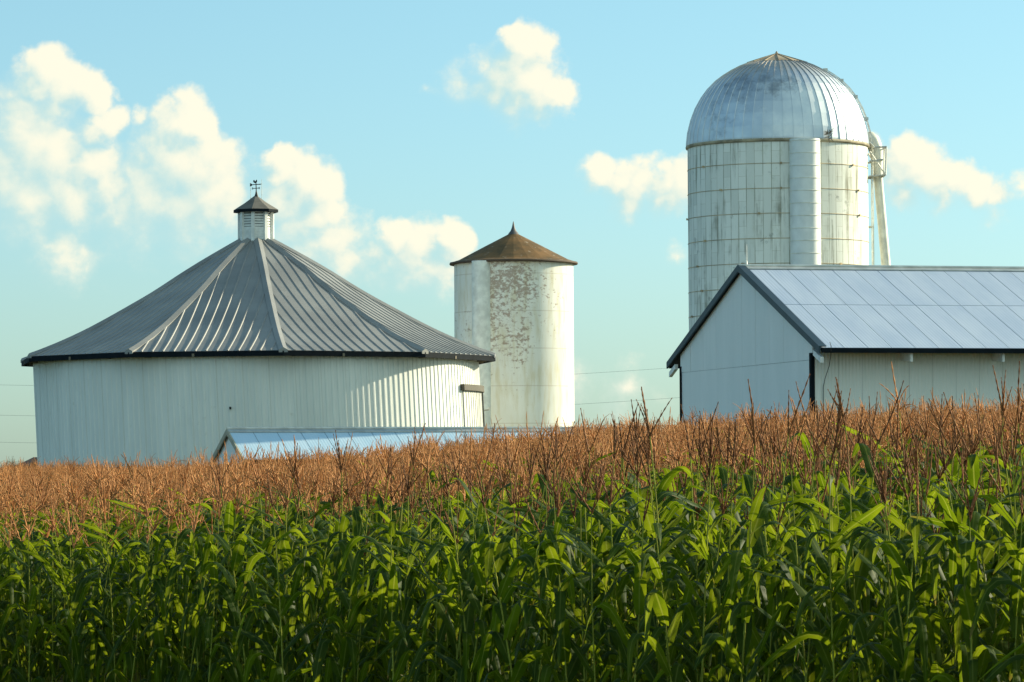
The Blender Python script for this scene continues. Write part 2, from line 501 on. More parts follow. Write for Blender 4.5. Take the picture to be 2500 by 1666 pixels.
def mat_tassel(name, ca, cb_, cc_):
    t = NT(name); oi = t.n('ShaderNodeObjectInfo')
    geo = t.n('ShaderNodeTexCoord').outputs['Object']
    n = t.noise(geo, 40, 3)
    base = t.mix(oi.outputs['Random'], ca, cb_)
    base = t.mix(t.ramp(n, .4, .7, 0, .6), base, cc_)
    t.set(base, .7, 0, .2)
    tr = t.n('ShaderNodeBsdfTranslucent'); t.lk(base, tr.inputs['Color'])
    ms = t.n('ShaderNodeMixShader'); ms.inputs[0].default_value = .3
    t.lk(t.b.outputs[0], ms.inputs[1]); t.lk(tr.outputs[0], ms.inputs[2]); t.lk(ms.outputs[0], t.out.inputs[0])
    return t.m


_c = P(1800, 215, 145.0); DOME_STAIN = (_c.x, _c.y - 2.6, _c.z)
M_WALL = mat_barn_wall(); M_ROOF = mat_roof_grey(); M_STAVE = mat_stave(); M_DOME = mat_dome()
M_TILE = mat_tile_silo(); M_RUST = mat_rust()
M_DARK = mat_plain('dark_slate_trim', (.008, .012, .016), .8, 0, .2); M_DARK.node_tree.nodes['Principled BSDF'].inputs['Specular IOR Level'].default_value = .08
M_RAKE = mat_plain('blue_slate_trim', (.018, .042, .058), .5, .3)
M_WHITE = mat_plain('white_painted_wood', (.72, .72, .68), .6)
M_GALV = mat_plain('galvanised_steel', (.52, .52, .48), .45, .7)
M_CREAM = mat_plain('cream_painted_pipe', (.70, .68, .58), .5)
M_IRON = mat_plain('black_iron', (.018, .022, .02), .5, .4)
M_GAP = mat_plain('dark_gap', (.02, .022, .024), .9)
M_BROWN = mat_plain('weathered_brown_wood', (.17, .14, .10), .8)
M_HOOP = mat_plain('rusty_hoop_steel', (.46, .36, .22), .7, .4, .35)
M_SHEET = mat_sheet('galvanised_roof_sheets', (.36, .43, .54), (.45, .51, .60), .1, 0, .5, .2, .12)
M_SIDING = mat_sheet('white_corrugated_siding', (.76, .77, .70), (.82, .82, .76), .1, 0, .5, .0, .4)
M_GABLE = mat_sheet('white_gable_siding', (.78, .79, .75), (.84, .84, .80), .3, 0, .6, .0, .1)
M_SHED = mat_sheet('pale_blue_shed_sheets', (.44, .61, .72), (.53, .67, .76), .1, 0, .45, .25, .12)
M_SHINGLE = mat_plain('dark_brown_shingle', (.030, .020, .018), .8)
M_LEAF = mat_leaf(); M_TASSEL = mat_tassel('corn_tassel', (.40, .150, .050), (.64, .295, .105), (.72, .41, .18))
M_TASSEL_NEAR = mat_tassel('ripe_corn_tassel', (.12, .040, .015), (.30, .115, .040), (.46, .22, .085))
M_STALK = mat_plain('corn_stalk', (.24, .25, .035), .7, 0, .3, 6); M_STALK.node_tree.nodes['Principled BSDF'].inputs['Specular IOR Level'].default_value = .1


# ------------------------------------------------------------------ terrain
XS = [-60, -16, -8, -4, 2, 8, 13, 60]; ZF = [.25, .22, .12, .42, 1.12, 1.38, 1.45, 1.7]


def zc(x, d):
    """height of the top of the corn leaves (camera = 0)"""
    near = -.30 + .062 * max(-12, min(12, x))
    far = float(np.interp(x, XS, ZF))
    if d <= 112:
        return near + (far - near) * (d - 22) / 90.0
    return far + .35 * (1 - math.exp(-(d - 112) / 40.0))


def zg(x, d):
    if d <= 200:
        g = zc(x, d) - 2.1
    else:
        g = zc(x, 200) - 2.1 - 2.2 * min(1, (d - 200) / 300.0)
    if d < 17:
        k = max(0, min(1, (17 - d) / 12.0)); k = k * k * (3 - 2 * k)
        g = g * (1 - k) + (-1.85) * k
    return g


def build_ground():
    mb = MB()
    ys = [-300, -60, -20, -5, 0, 4, 7, 10, 13, 16, 19] + list(range(22, 200, 6)) + [210, 240, 280, 330, 400, 500, 700, 1000, 1500, 2500, 4000]
    xs = [-3000, -1200, -500, -200, -100, -60, -40, -30] + list(range(-24, 25, 3)) + [30, 40, 60, 100, 200, 500, 1200, 3000]
    grid = [[mb.vert((x, y, zg(x, y)), (x, y)) for x in xs] for y in ys]
    for a, b in zip(grid, grid[1:]):
        for k in range(len(xs) - 1):
            mb.face([a[k], a[k + 1], b[k + 1], b[k]])
    t = NT('field_soil'); o = t.obj()
    c = t.mix(t.ramp(t.noise(o, .5, 6), .35, .65), (.035, .045, .014), (.075, .06, .03))
    c = t.mix(t.ramp(t.noise(o, 8, 5), .4, .7), c, (.04, .06, .015))
    t.bump(t.noise(o, 5, 6), .6, .08)
    tag(mb.build('ground', t.set(c, .95, 0, .1), None, True), 'field soil and grass under the corn and farm buildings', 'ground', None, 'structure')


build_ground()


def dirv(th): return Vector((math.sin(th), -math.cos(th), 0))


# ------------------------------------------------------------------ round barn
def round_barn():
    D = 165.0
    c = P(626, 873, D); cx, cy, ze = c.x, c.y, c.z
    k = D / F
    zb = zg(cx, cy) - .2
    root = empty('round_barn', (cx, cy, zb), 'large round white barn with grey ribbed roof and louvred cupola', 'barn')
    view = math.atan2(-cx, cy)
    NS = 10; hip0 = R(6.0) + view
    ha = math.pi / NS; RC = 9.72; ca = math.cos(ha)
    prof_r = [0, .76, 2.84, 4.37, 6.6, 7.76, 9.24, RC]
    prof_h = [5.05, 4.66, 3.50, 2.52, 1.30, .72, .11, -.05]
    hp = lambda r: float(np.interp(r, prof_r, prof_h))
    # smoothed profile
    rs = np.linspace(0, RC, 60); hs = np.array([hp(r) for r in rs])
    ker = np.ones(9) / 9; hs2 = np.convolve(np.pad(hs, 4, mode='reflect', reflect_type='odd'), ker, 'valid')
    H = lambda r: ze + float(np.interp(r, rs, hs2))

    # wall: ribbed siding, leaning a little
    RW = 8.93; zt = ze - .12
    shear = lambda z: .045 * (zt - z)
    mb = MB(); n = 224
    zz = [zb, zb + 2, zb + 4, zt]
    for r_ in zz: pass
    rings = []
    for z in zz:
        ring = []
        for i in range(n):
            a0 = 2 * math.pi * i / n
            for fr, dr in ((0, 0), (.56, 0), (.66, .024), (.90, .024)):
                a = a0 + fr * 2 * math.pi / n
                p = dirv(a) * (RW + dr)
                ring.append(mb.vert((cx + p.x + shear(z), cy + p.y, z), (a * RW, z)))
        rings.append(ring)
    m = len(rings[0])
    for a, b in zip(rings, rings[1:]):
        for i in range(m):
            j = (i + 1) % m
            mb.face([a[i], a[j], b[j], b[i]])
    mb.build('wall', M_WALL, root)

    # roof: ten sectors of ribbed sheet, ribs run up the slope
    mb = MB()
    for s in range(NS):
        am = hip0 + ha + s * 2 * ha
        nrm = dirv(am); tan = dirv(am + math.pi / 2)
        pt = lambda dp, u, lift=0: Vector((cx, cy, 0)) + nrm * dp + tan * u + Vector((0, 0, H(dp / ca) + lift))
        half = RC * math.sin(ha)
        pitch = .42; nr = int(half / pitch)
        us = [i * pitch for i in range(-nr, nr + 1)]
        edges = [-half] + us + [half]
        dpt = np.linspace(RC * ca, .4, 26)
        for i in range(25):            # skin
            d0, d1 = dpt[i], dpt[i + 1]
            h0, h1 = d0 * math.tan(ha), d1 * math.tan(ha)
            mb.quad(pt(d0, -h0), pt(d0, h0), pt(d1, h1), pt(d1, -h1))
        for u in us:                   # ribs
            dend = max(abs(u) / math.tan(ha), .55)
            ds = np.linspace(RC * ca + .01, dend, max(3, int((RC * ca - dend) / .45)))
            w = .048; hgt = .036
            prev = None
            for d in ds:
                q = [mb.vert(pt(d, u - w, -.005)), mb.vert(pt(d, u - w * .5, hgt)), mb.vert(pt(d, u + w * .5, hgt)), mb.vert(pt(d, u + w, -.005))]
                if prev:
                    for a in range(3): mb.face([prev[a], prev[a + 1], q[a + 1], q[a]])
                else:
                    mb.face(q)
                prev = q
    roof = mb.build('roof', M_ROOF, root)
    for s in range(NS):                # hip caps
        a = hip0 + s * 2 * ha
        mb = MB(); prev = None; nd = dirv(a); td = dirv(a + math.pi / 2)
        for r in np.linspace(RC + .02, .7, 26):
            w = .17; base = Vector((cx, cy, 0)) + nd * r
            dz = .35 * w * abs((H(r - .1) - H(r)) / .1) + .03
            q = [mb.vert(base + td * -w + Vector((0, 0, H(r) - dz + .075))), mb.vert(base + Vector((0, 0, H(r) + .12))), mb.vert(base + td * w + Vector((0, 0, H(r) - dz + .075)))]
            ql = [mb.vert(base + td * -w + Vector((0, 0, H(r) - dz - .03))), mb.vert(base + td * w + Vector((0, 0, H(r) - dz - .03)))]
            cur = [ql[0]] + q + [ql[1]]
            if prev:
                for i in range(4): mb.face([prev[i], prev[i + 1], cur[i + 1], cur[i]])
            else:
                mb.face(cur)
            prev = cur
        mb.build('hip_cap', M_ROOF, roof)
    # fascia and soffit
    mb = MB(); zf = H(RC)
    for s in range(NS):
        a, b = hip0 + s * 2 * ha, hip0 + (s + 1) * 2 * ha
        o1, o2 = Vector((cx, cy, 0)) + dirv(a) * (RC + .03), Vector((cx, cy, 0)) + dirv(b) * (RC + .03)
        i1, i2 = Vector((cx, cy, 0)) + dirv(a) * (RC - .06), Vector((cx, cy, 0)) + dirv(b) * (RC - .06)
        up = Vector((0, 0, zf - .015)); lo = Vector((0, 0, zf - .21))
        mb.quad(o1 + lo, o2 + lo, o2 + up, o1 + up)
        mb.quad(i1 + lo, i2 + lo, o2 + lo, o1 + lo)
        mb.quad(i2 + lo, i1 + lo, i1 + up, i2 + up)
        mb.quad(o1 + up, o2 + up, i2 + up, i1 + up)
    mb.build('fascia', M_DARK, root)
    mb = MB()
    for s in range(NS):
        a, b = hip0 + s * 2 * ha, hip0 + (s + 1) * 2 * ha
        for q in range(8):
            t0, t1 = q / 8, (q + 1) / 8
            e0 = (dirv(a) * (1 - t0) + dirv(b) * t0) * (RC - .06); e1 = (dirv(a) * (1 - t1) + dirv(b) * t1) * (RC - .06)
            w0, w1 = e0.normalized() * (RW - .05), e1.normalized() * (RW - .05)
            C = Vector((cx, cy, 0))
            mb.quad(C + w0 + Vector((0, 0, zf - .1)), C + w1 + Vector((0, 0, zf - .1)), C + e1 + Vector((0, 0, zf - .10)), C + e0 + Vector((0, 0, zf - .10)))
    mb.build('soffit', M_BROWN, root)
    for i in range(30):                # rafter tails under the eave
        a = hip0 + R(3) + i * R(12)
        mb = MB()
        ct = Vector((cx, cy, zf - .15)) + dirv(a) * (RW + .19)
        mb.box(ct, dirv(a) * .38, dirv(a + math.pi / 2) * .09, (0, 0, .12))
        mb.build('rafter_tail', M_BROWN, root)
    # sliding door and its track on the sunny side
    zd = P(1150, 957, D).z
    sx = lambda z: shear(z)
    mb = MB(); a0, a1 = R(64) + view, R(101) + view
    nseg = 60
    for i in range(nseg):
        a, b = a0 + (a1 - a0) * i / nseg, a0 + (a1 - a0) * (i + 1) / nseg
        def q(a_, r, z): return Vector((cx + sx(z), cy, z)) + dirv(a_) * r
        rr = RW + .05 + (.02 if i % 3 == 0 else 0)
        mb.quad(q(a, rr, zb), q(b, rr, zb), q(b, rr, zd), q(a, rr, zd))
        mb.quad(q(a, rr, zd), q(b, rr, zd), q(b, RW + .03, zd), q(a, RW + .03, zd))
    for a_ in (a0, a1):
        mb.quad(q(a_, RW, zb), q(a_, RW + .05, zb), q(a_, RW + .05, zd), q(a_, RW, zd))
    door = mb.build('sliding_door', M_WALL, root)
    mb = MB(); a0, a1 = R(63) + view, R(104) + view
    for i in range(40):
        a, b = a0 + (a1 - a0) * i / 40, a0 + (a1 - a0) * (i + 1) / 40
        z0, z1 = zd - .02, zd + .22
        r1, r2 = RW + .03, RW + .19
        mb.quad(q(a, r2, z0), q(b, r2, z0), q(b, r2, z1), q(a, r2, z1))
        mb.quad(q(a, r1, z1), q(a, r2, z1), q(b, r2, z1), q(b, r1, z1))
        mb.quad(q(a, r1, z0), q(b, r1, z0), q(b, r2, z0), q(a, r2, z0))
    mb.quad(q(a0, r1, z0), q(a0, r2, z0), q(a0, r2, z1), q(a0, r1, z1))
    mb.build('door_track', mat_plain('grey_track_board', (.085, .075, .055), .8), root)
    mb = MB(); a_ = R(80) + view
    mb.tube([q(a_, RW + .17, zd - .05), q(a_, RW + .17, (zd + zb) / 2), q(a_, RW + .17, zb)], .035, 6)
    mb.build('door_edge_bar', M_IRON, door)
    mb = MB(); a_ = R(88) + view
    mb.tube([q(a_, RW + .13, zd - .75), q(a_, RW + .34, zd - .72), q(a_, RW + .36, zd - .62)], .035, 6)
    mb.build('door_handle', M_GALV, door)
    mb = MB(); a_ = R(-7) + view; z_ = P(559, 1008, D).z
    mb.box(q(a_, RW + .05, z_), dirv(a_) * .08, dirv(a_ + 1.57) * .07, (0, 0, .1))
    mb.build('wall_hook', M_IRON, root)

    # cupola
    zct = P(626, 517, D).z; zcb = P(626, 612, D).z
    RCU = .70; view8 = view; p0 = R(-10) + view8
    C = Vector((cx, cy, 0))
    core = MB(); post_r = RCU
    for i in range(8):
        a, b = p0 + i * math.pi / 4, p0 + (i + 1) * math.pi / 4
        A, B = C + dirv(a) * (RCU - .10), C + dirv(b) * (RCU - .10)
        core.quad(A + Vector((0, 0, zcb)), B + Vector((0, 0, zcb)), B + Vector((0, 0, zct)), A + Vector((0, 0, zct)))
    cup = core.build('cupola', M_GAP, root)
    for i in range(8):
        a = p0 + i * math.pi / 4; b = a + math.pi / 4; am = (a + b) / 2
        mb = MB()
        t = dirv(a + math.pi / 2)
        mb.box(C + dirv(a) * (RCU - .02) + Vector((0, 0, (zct + zcb) / 2)), dirv(a) * .1, t * .135, (0, 0, zct - zcb))
        mb.build('corner_post', M_WHITE, cup)
        nrm = dirv(am); tan = dirv(am + math.pi / 2)
        ap = RCU * math.cos(math.pi / 8)
        mb = MB(); wdt = 2 * RCU * math.sin(math.pi / 8) - .12
        zmid = zct - .62
        z = zct - .10
        mb.box(C + nrm * (ap - .06) + Vector((0, 0, zct - .03)), tan * wdt, nrm * .05, (0, 0, .08))
        while z > zmid:                # open louvre slats
            mb.box(C + nrm * (ap - .055) + Vector((0, 0, z - .045)), tan * wdt, nrm * .03 + Vector((0, 0, -.022)), Vector((0, 0, .066)))
            z -= .108
        while z > zcb:                 # closed boards below
            mb.box(C + nrm * (ap - .05) + Vector((0, 0, z - .05)), tan * wdt, nrm * .03 + Vector((0, 0, -.008)), Vector((0, 0, .098)))
            z -= .103
        mb.build('louvre', M_WHITE, cup)
    mb = MB(); RE = .915; zae = P(626, 513, D).z; zap = P(626, 476, D).z; th = .11
    for i in range(8):
        a, b = p0 + i * math.pi / 4, p0 + (i + 1) * math.pi / 4
        A, B = C + dirv(a) * RE, C + dirv(b) * RE
        ze_ = Vector((0, 0, zae)); top = C + Vector((0, 0, zap))
        a2, b2 = C + dirv(a) * RE * .5, C + dirv(b) * RE * .5
        zm = Vector((0, 0, zae + (zap - zae) * .46))
        mb.quad(A + ze_, B + ze_, b2 + zm, a2 + zm)
        mb.poly([a2 + zm, b2 + zm, top])
        mb.quad(A + ze_ - Vector((0, 0, th)), B + ze_ - Vector((0, 0, th)), B + ze_, A + ze_, mi=1)
        mb.poly([C + Vector((0, 0, zae - th)), B + ze_ - Vector((0, 0, th)), A + ze_ - Vector((0, 0, th))], 1)
    mb.build('cupola_roof', [mat_plain('brown_grey_shingle', (.12, .11, .095), .8), M_DARK], cup)
    # weather vane
    W = lambda px, py: P(px, py, D)
    mb = MB()
    mb.tube([W(626, 482), W(626, 474), W(625.6, 466), W(625, 447)], [.10, .05, .022, .018], 8)
    mb.tube([W(611, 452), W(638, 450)], .017, 6)
    off = Vector((0, .03, 0))
    def plate(pts): mb.prism([W(*p) - off / 2 for p in pts], off)
    plate([(609.5, 449), (612.5, 448), (617, 451.3), (613, 455.5), (609.5, 455), (611, 452)])          # tail
    plate([(633, 449), (638.5, 450), (633, 452)])                                                        # tip
    mb.tube([W(617, 460.6), W(634, 459.4)], .014, 6)
    mb.tube([W(625.5, 460) + Vector((0, -.13, 0)), W(625.5, 460) + Vector((0, .13, 0))], .014, 6)
    for (x0, y0) in ((616.5, 460.6), (633, 459.4)):                                                      # small letter plates
        plate([(x0 - 1.4, y0 - 2.2), (x0 - .4, y0 - 2.2), (x0 - .4, y0 + 2.2), (x0 - 1.4, y0 + 2.2)])
        for dy in (-2, 0, 2):
            plate([(x0 - .4, y0 + dy - .5), (x0 + 1.5, y0 + dy - .5), (x0 + 1.5, y0 + dy + .5), (x0 - .4, y0 + dy + .5)])
    rooster = [(618.5, 441), (620.5, 439.5), (621.5, 441), (622.5, 442.8), (624.2, 442.8), (625, 440), (627, 438.8), (627.3, 441), (628, 442.5),
               (627, 445.5), (625, 447.6), (622, 447.6), (619.5, 446), (618, 443.5)]
    plate(rooster)
    mb.build('weather_vane', M_IRON, cup)
    for (x, y0, y1) in ((612, 446, 492), (639, 438, 492)):
        mb = MB(); mb.tube([W(x, y1), W(x, y0)], [.012, .008], 6)
        mb.build('lightning_rod', M_GALV, cup)


round_barn()


# ------------------------------------------------------------------ old white silo
def white_silo():
    D = 178.0
    c = P(1254, 642, D); cx, cy = c.x, c.y; zb = zg(cx, cy) - .2
    root = empty('white_silo', (cx, cy, zb), 'old white silo with peeling paint and rusty conical roof', 'silo')
    RW = 2.6; view = math.atan2(-cx, cy)
    # local z for uv: metres above base
    mb = MB(); mb.lathe([(RW + .05, zb), (RW, zb + 3), (RW - .01, c.z + .05)], 96, (cx, cy), 0, math.pi, 3 * math.pi)
    mb.uv = [(u, v - zb) for u, v in mb.uv]
    mb.build('wall', M_TILE, root, True)
    mb = MB(); tc = R(-32.5) + view; ct = Vector((cx, cy, 0)) + dirv(tc) * (RW - .04)
    mb.lathe([(.43, zb), (.43, c.z - .03)], 24, (ct.x, ct.y), 0, tc - R(105), tc + R(105))
    mb.build('chute', mat_plain('white_chute_sheet', (.72, .73, .68), .6), root, True)
    zap = P(1254, 570, D).z; ze = c.z
    mb = MB(); n = 24
    RR = 2.77
    for i in range(n):                 # faceted sheet cone with bell-cast edge
        a, b = 2 * math.pi * i / n, 2 * math.pi * (i + 1) / n
        C = Vector((cx, cy, 0))
        pr = [(RR, ze), (RR * .88, ze + .10), (RR * .45, ze + (zap - ze) * .56), (.14, zap)]
        for (r1, z1), (r2, z2) in zip(pr, pr[1:]):
            mb.quad(C + dirv(a) * r1 + Vector((0, 0, z1)), C + dirv(b) * r1 + Vector((0, 0, z1)), C + dirv(b) * r2 + Vector((0, 0, z2)), C + dirv(a) * r2 + Vector((0, 0, z2)))
    roof = mb.build('roof', M_RUST, root)
    mb = MB(); mb.lathe([(RW + .02, ze - .09), (RR + .01, ze - .09), (RR + .03, ze - .05), (RR + .01, ze + .008), (RR - .1, ze + .02)], 72, (cx, cy))
    mb.build('roof_rim', mat_plain('dark_rusty_rim', (.07, .045, .028), .8), roof, True)
    mb = MB(); zt = P(1252, 541, D).z
    mb.lathe([(.30, zap - .14), (.20, zap + .02), (.13, zap + .1), (.07, zap + .25), (.012, zt)], 12, (cx, cy))
    mb.build('finial', mat_plain('grey_finial', (.09, .085, .085), .6, .3), roof, True)


white_silo()


# ------------------------------------------------------------------ tall domed silo
def dome_silo():
    D = 145.0; k = D / F
    c = P(1898, 356, D); cx, cy, zt = c.x, c.y, c.z; zb = zg(cx, cy) - .2
    root = empty('domed_silo', (cx, cy, zb), 'tall white stave silo with ribbed metal dome and filler pipe', 'silo')
    RW = 3.19; view = math.atan2(-cx, cy); C = Vector((cx, cy, 0))
    mb = MB(); mb.lathe([(RW, zb), (RW, zt)], 128, (cx, cy), 0, math.pi, 3 * math.pi)
    mb.uv = [(u, v - zt) for u, v in mb.uv]
    mb.build('wall', M_STAVE, root, True)
    # hoops
    i = 0; z = zt - .87
    rnd = random.Random(5)
    while z > zb:
        mb = MB(); mb.tube([C + dirv(2 * math.pi * q / 96) * (RW + .006) + Vector((0, 0, z)) for q in range(97)], .012, 6, cap=False)
        for q in range(3):
            a = view + R(-60 + 50 * q + rnd.uniform(-25, 25))
            mb.box(C + dirv(a) * (RW + .05) + Vector((0, 0, z)), dirv(a) * .05, dirv(a + 1.5708) * .08, (0, 0, .07))
        mb.build('hoop', M_HOOP, root); z -= .87; i += 1
    # dome
    pr = [(3.23, -.06), (3.235, .05), (3.19, .45), (3.07, .92), (2.91, 1.33), (2.70, 1.71), (2.47, 2.02), (2.20, 2.29), (1.93, 2.49), (1.64, 2.67), (1.35, 2.82), (1.04, 2.94)]
    mb = MB(); NG = 56
    for g in range(NG):
        a0, a1 = 2 * math.pi * g / NG, 2 * math.pi * (g + 1) / NG
        am = (a0 + a1) / 2
        for (r1, z1), (r2, z2) in zip(pr, pr[1:]):
            for (b0, b1, f0, f1) in ((a0, am, 0, 1), (am, a1, 1, 0)):
                mk = lambda a, r, z, f: C + dirv(a) * (r * (1 - .0016 * f)) + Vector((0, 0, zt + z))
                uvs = [(b0 * 3.2, z1), (b1 * 3.2, z1), (b1 * 3.2, z2), (b0 * 3.2, z2)]
                mb.quad(mk(b0, r1, z1, f0), mk(b1, r1, z1, f1), mk(b1, r2, z2, f1), mk(b0, r2, z2, f0), uvs)
        pts = [C + dirv(a0) * (r + .006) + Vector((0, 0, zt + z + .004)) for r, z in pr]
        mb.tube(pts, .013, 4, cap=False)
    dome = mb.build('dome', M_DOME, root)
    # caulked joint between dome and wall
    mb = MB(); mb.lathe([(RW + .002, zt - .12), (3.25, zt - .10), (3.262, zt - .05), (3.24, zt + .0)], 112, (cx, cy))
    mb.build('dome_rim', mat_plain('stained_rim', (.33, .28, .19), .8, .1, .4, 2), dome, True)
    mb = MB(); n = 14
    for i in range(n):
        a, b = 2 * math.pi * i / n, 2 * math.pi * (i + 1) / n
        Z = lambda z: Vector((0, 0, zt + z))
        mb.quad(C + dirv(a) * 1.10 + Z(2.93), C + dirv(b) * 1.10 + Z(2.93), C + dirv(b) * .55 + Z(3.11), C + dirv(a) * .55 + Z(3.11))
        mb.quad(C + dirv(a) * .55 + Z(3.11), C + dirv(b) * .55 + Z(3.11), C + dirv(b) * .04 + Z(3.27), C + dirv(a) * .04 + Z(3.27))
        mb.quad(C + dirv(a) * 1.02 + Z(2.90), C + dirv(b) * 1.02 + Z(2.90), C + dirv(b) * 1.10 + Z(2.93), C + dirv(a) * 1.10 + Z(2.93))
        mb.tube([C + dirv(a) * 1.1 + Z(2.94), C + dirv(a) * .55 + Z(3.12), C + Z(3.29)], .016, 4)
    mb.tube([C + Z(3.22), C + Z(3.36)], [.09, .02], 8)
    mb.build('dome_cap', mat_plain('rusty_tan_cap', (.30, .23, .15), .7, 0, .35, 1.5), dome)
    # chute
    tc = R(16.6) + view; ct = C + dirv(tc) * (RW + .12); rc = .53
    mb = MB(); mb.lathe([(rc, zb), (rc, zt - .05)], 32, (ct.x, ct.y), 0, tc - R(118), tc + R(118), False)
    mb.poly([ct + dirv(tc - R(118) + R(236) * q / 16) * rc + Vector((0, 0, zt - .05)) for q in range(17)])
    chute = mb.build('chute', mat_plain('white_chute_steel', (.72, .73, .70), .5, .1, .06), root, True)
    z = zt - .12
    while z > zt - 9.5:
        mb = MB(); mb.tube([ct + dirv(tc - R(112) + R(224) * q / 24) * (rc + .004) + Vector((0, 0, z)) for q in range(25)], .013, 5)
        mb.build('band', M_CREAM, chute); z -= .435
    # dark birds' nest tuft at dome edge
    mb = MB(); a = R(33) + view; rr = random.Random(3)
    for q in range(26):
        p = C + dirv(a + rr.uniform(-.03, .03)) * (3.27 + rr.uniform(0, .05)) + Vector((0, 0, zt + .12 + rr.uniform(-.16, .16)))
        mb.tube([p, p + Vector((rr.uniform(-.14, .14), rr.uniform(-.08, .02), rr.uniform(-.14, .12)))], [.02, .006], 4)
    tag(mb.build('bird_nest', M_BROWN, None), 'dark straw bird nest stuck to the dome rim above the chute', 'nest')
    # ladder over the dome on the far right
    al = R(93) + view; td = dirv(al + math.pi / 2)
    mb = MB()
    path = [C + dirv(al) * (r + .10) + Vector((0, 0, zt + z)) for r, z in pr[1:-2]]
    for s in (-1, 1): mb.tube([p + td * .2 * s for p in path], .018, 5)
    for p, q in zip(path, path[1:]):
        for t_ in (0, .5):
            m = p.lerp(q, t_); mb.tube([m - td * .2, m + td * .2], .016, 5)
    for (r, z) in pr[1:-2:2]:
        for s in (-1, 1):
            mb.box(C + dirv(al) * (r + .07) + td * .2 * s + Vector((0, 0, zt + z)), dirv(al) * .16, td * .05, (0, 0, .10))
    mb.build('dome_ladder', M_GALV, dome)
    # wall ladder
    al = R(96) + view; td = dirv(al + math.pi / 2); out = dirv(al)
    mb = MB()
    for s in (-1, 1): mb.tube([C + out * (RW + .18) + td * .2 * s + Vector((0, 0, z)) for z in (zb + 1, zt)], .02, 6)
    z = zb + 1
    while z < zt: mb.tube([C + out * (RW + .18) + td * w + Vector((0, 0, z)) for w in (-.2, .2)], .013, 5); z += .3
    z = zb + 1.3
    while z < zt:
        for s in (-1, 1): mb.box(C + out * (RW + .09) + td * .2 * s + Vector((0, 0, z)), out * .2, td * .05, (0, 0, .05))
        z += 1.74
    mb.build('ladder', M_CREAM, root)
    # platform
    W = lambda px, py, dy=0: P(px, py, D) + Vector((0, dy, 0))
    mb = MB()
    for dy in (-.35, .45):
        for a, b in (((2119, 433), (2160, 429)), ((2160, 429), (2162, 361)), ((2162, 361), (2133, 362)), ((2122, 372), (2159, 428)), ((2120, 396), (2153, 392)), ((2133, 362), (2121, 350))):
            mb.tube([W(*a, dy), W(*b, dy)], .03, 6)
    for a in ((2160, 429), (2162, 361), (2120, 433), (2133, 362), (2153, 392)):
        mb.tube([W(*a, -.35), W(*a, .45)], .025, 6)
    for i in range(9):
        x = 2122 + i * 4.4
        mb.tube([W(x, 432 - i * .4, -.35), W(x, 432 - i * .4, .45)], .03, 5)
    mb.build('platform', M_GALV, root)
    # filler pipe with gooseneck hood
    mb = MB(); dy = .25
    pts = [(2118, 338), (2124, 338), (2131, 344), (2137, 356), (2141, 372), (2143, 392), (2145, 430), (2154, 530), (2165, 652), (2190, 930), (2198, 1030)]
    rad = [.26, .28, .28, .26, .24, .20, .165, .165, .17, .17, .17]
    mb.tube([W(*p, dy) for p in pts], rad, 16)
    pipe = mb.build('filler_pipe', M_CREAM, root, True)
    mb = MB(); mb.tube([W(2116, 332, dy), W(2133, 340, dy)], .04, 6); mb.tube([W(2124, 336, dy), W(2133, 322, dy)], .014, 5)
    mb.build('hood_bracket', M_GALV, pipe)


dome_silo()


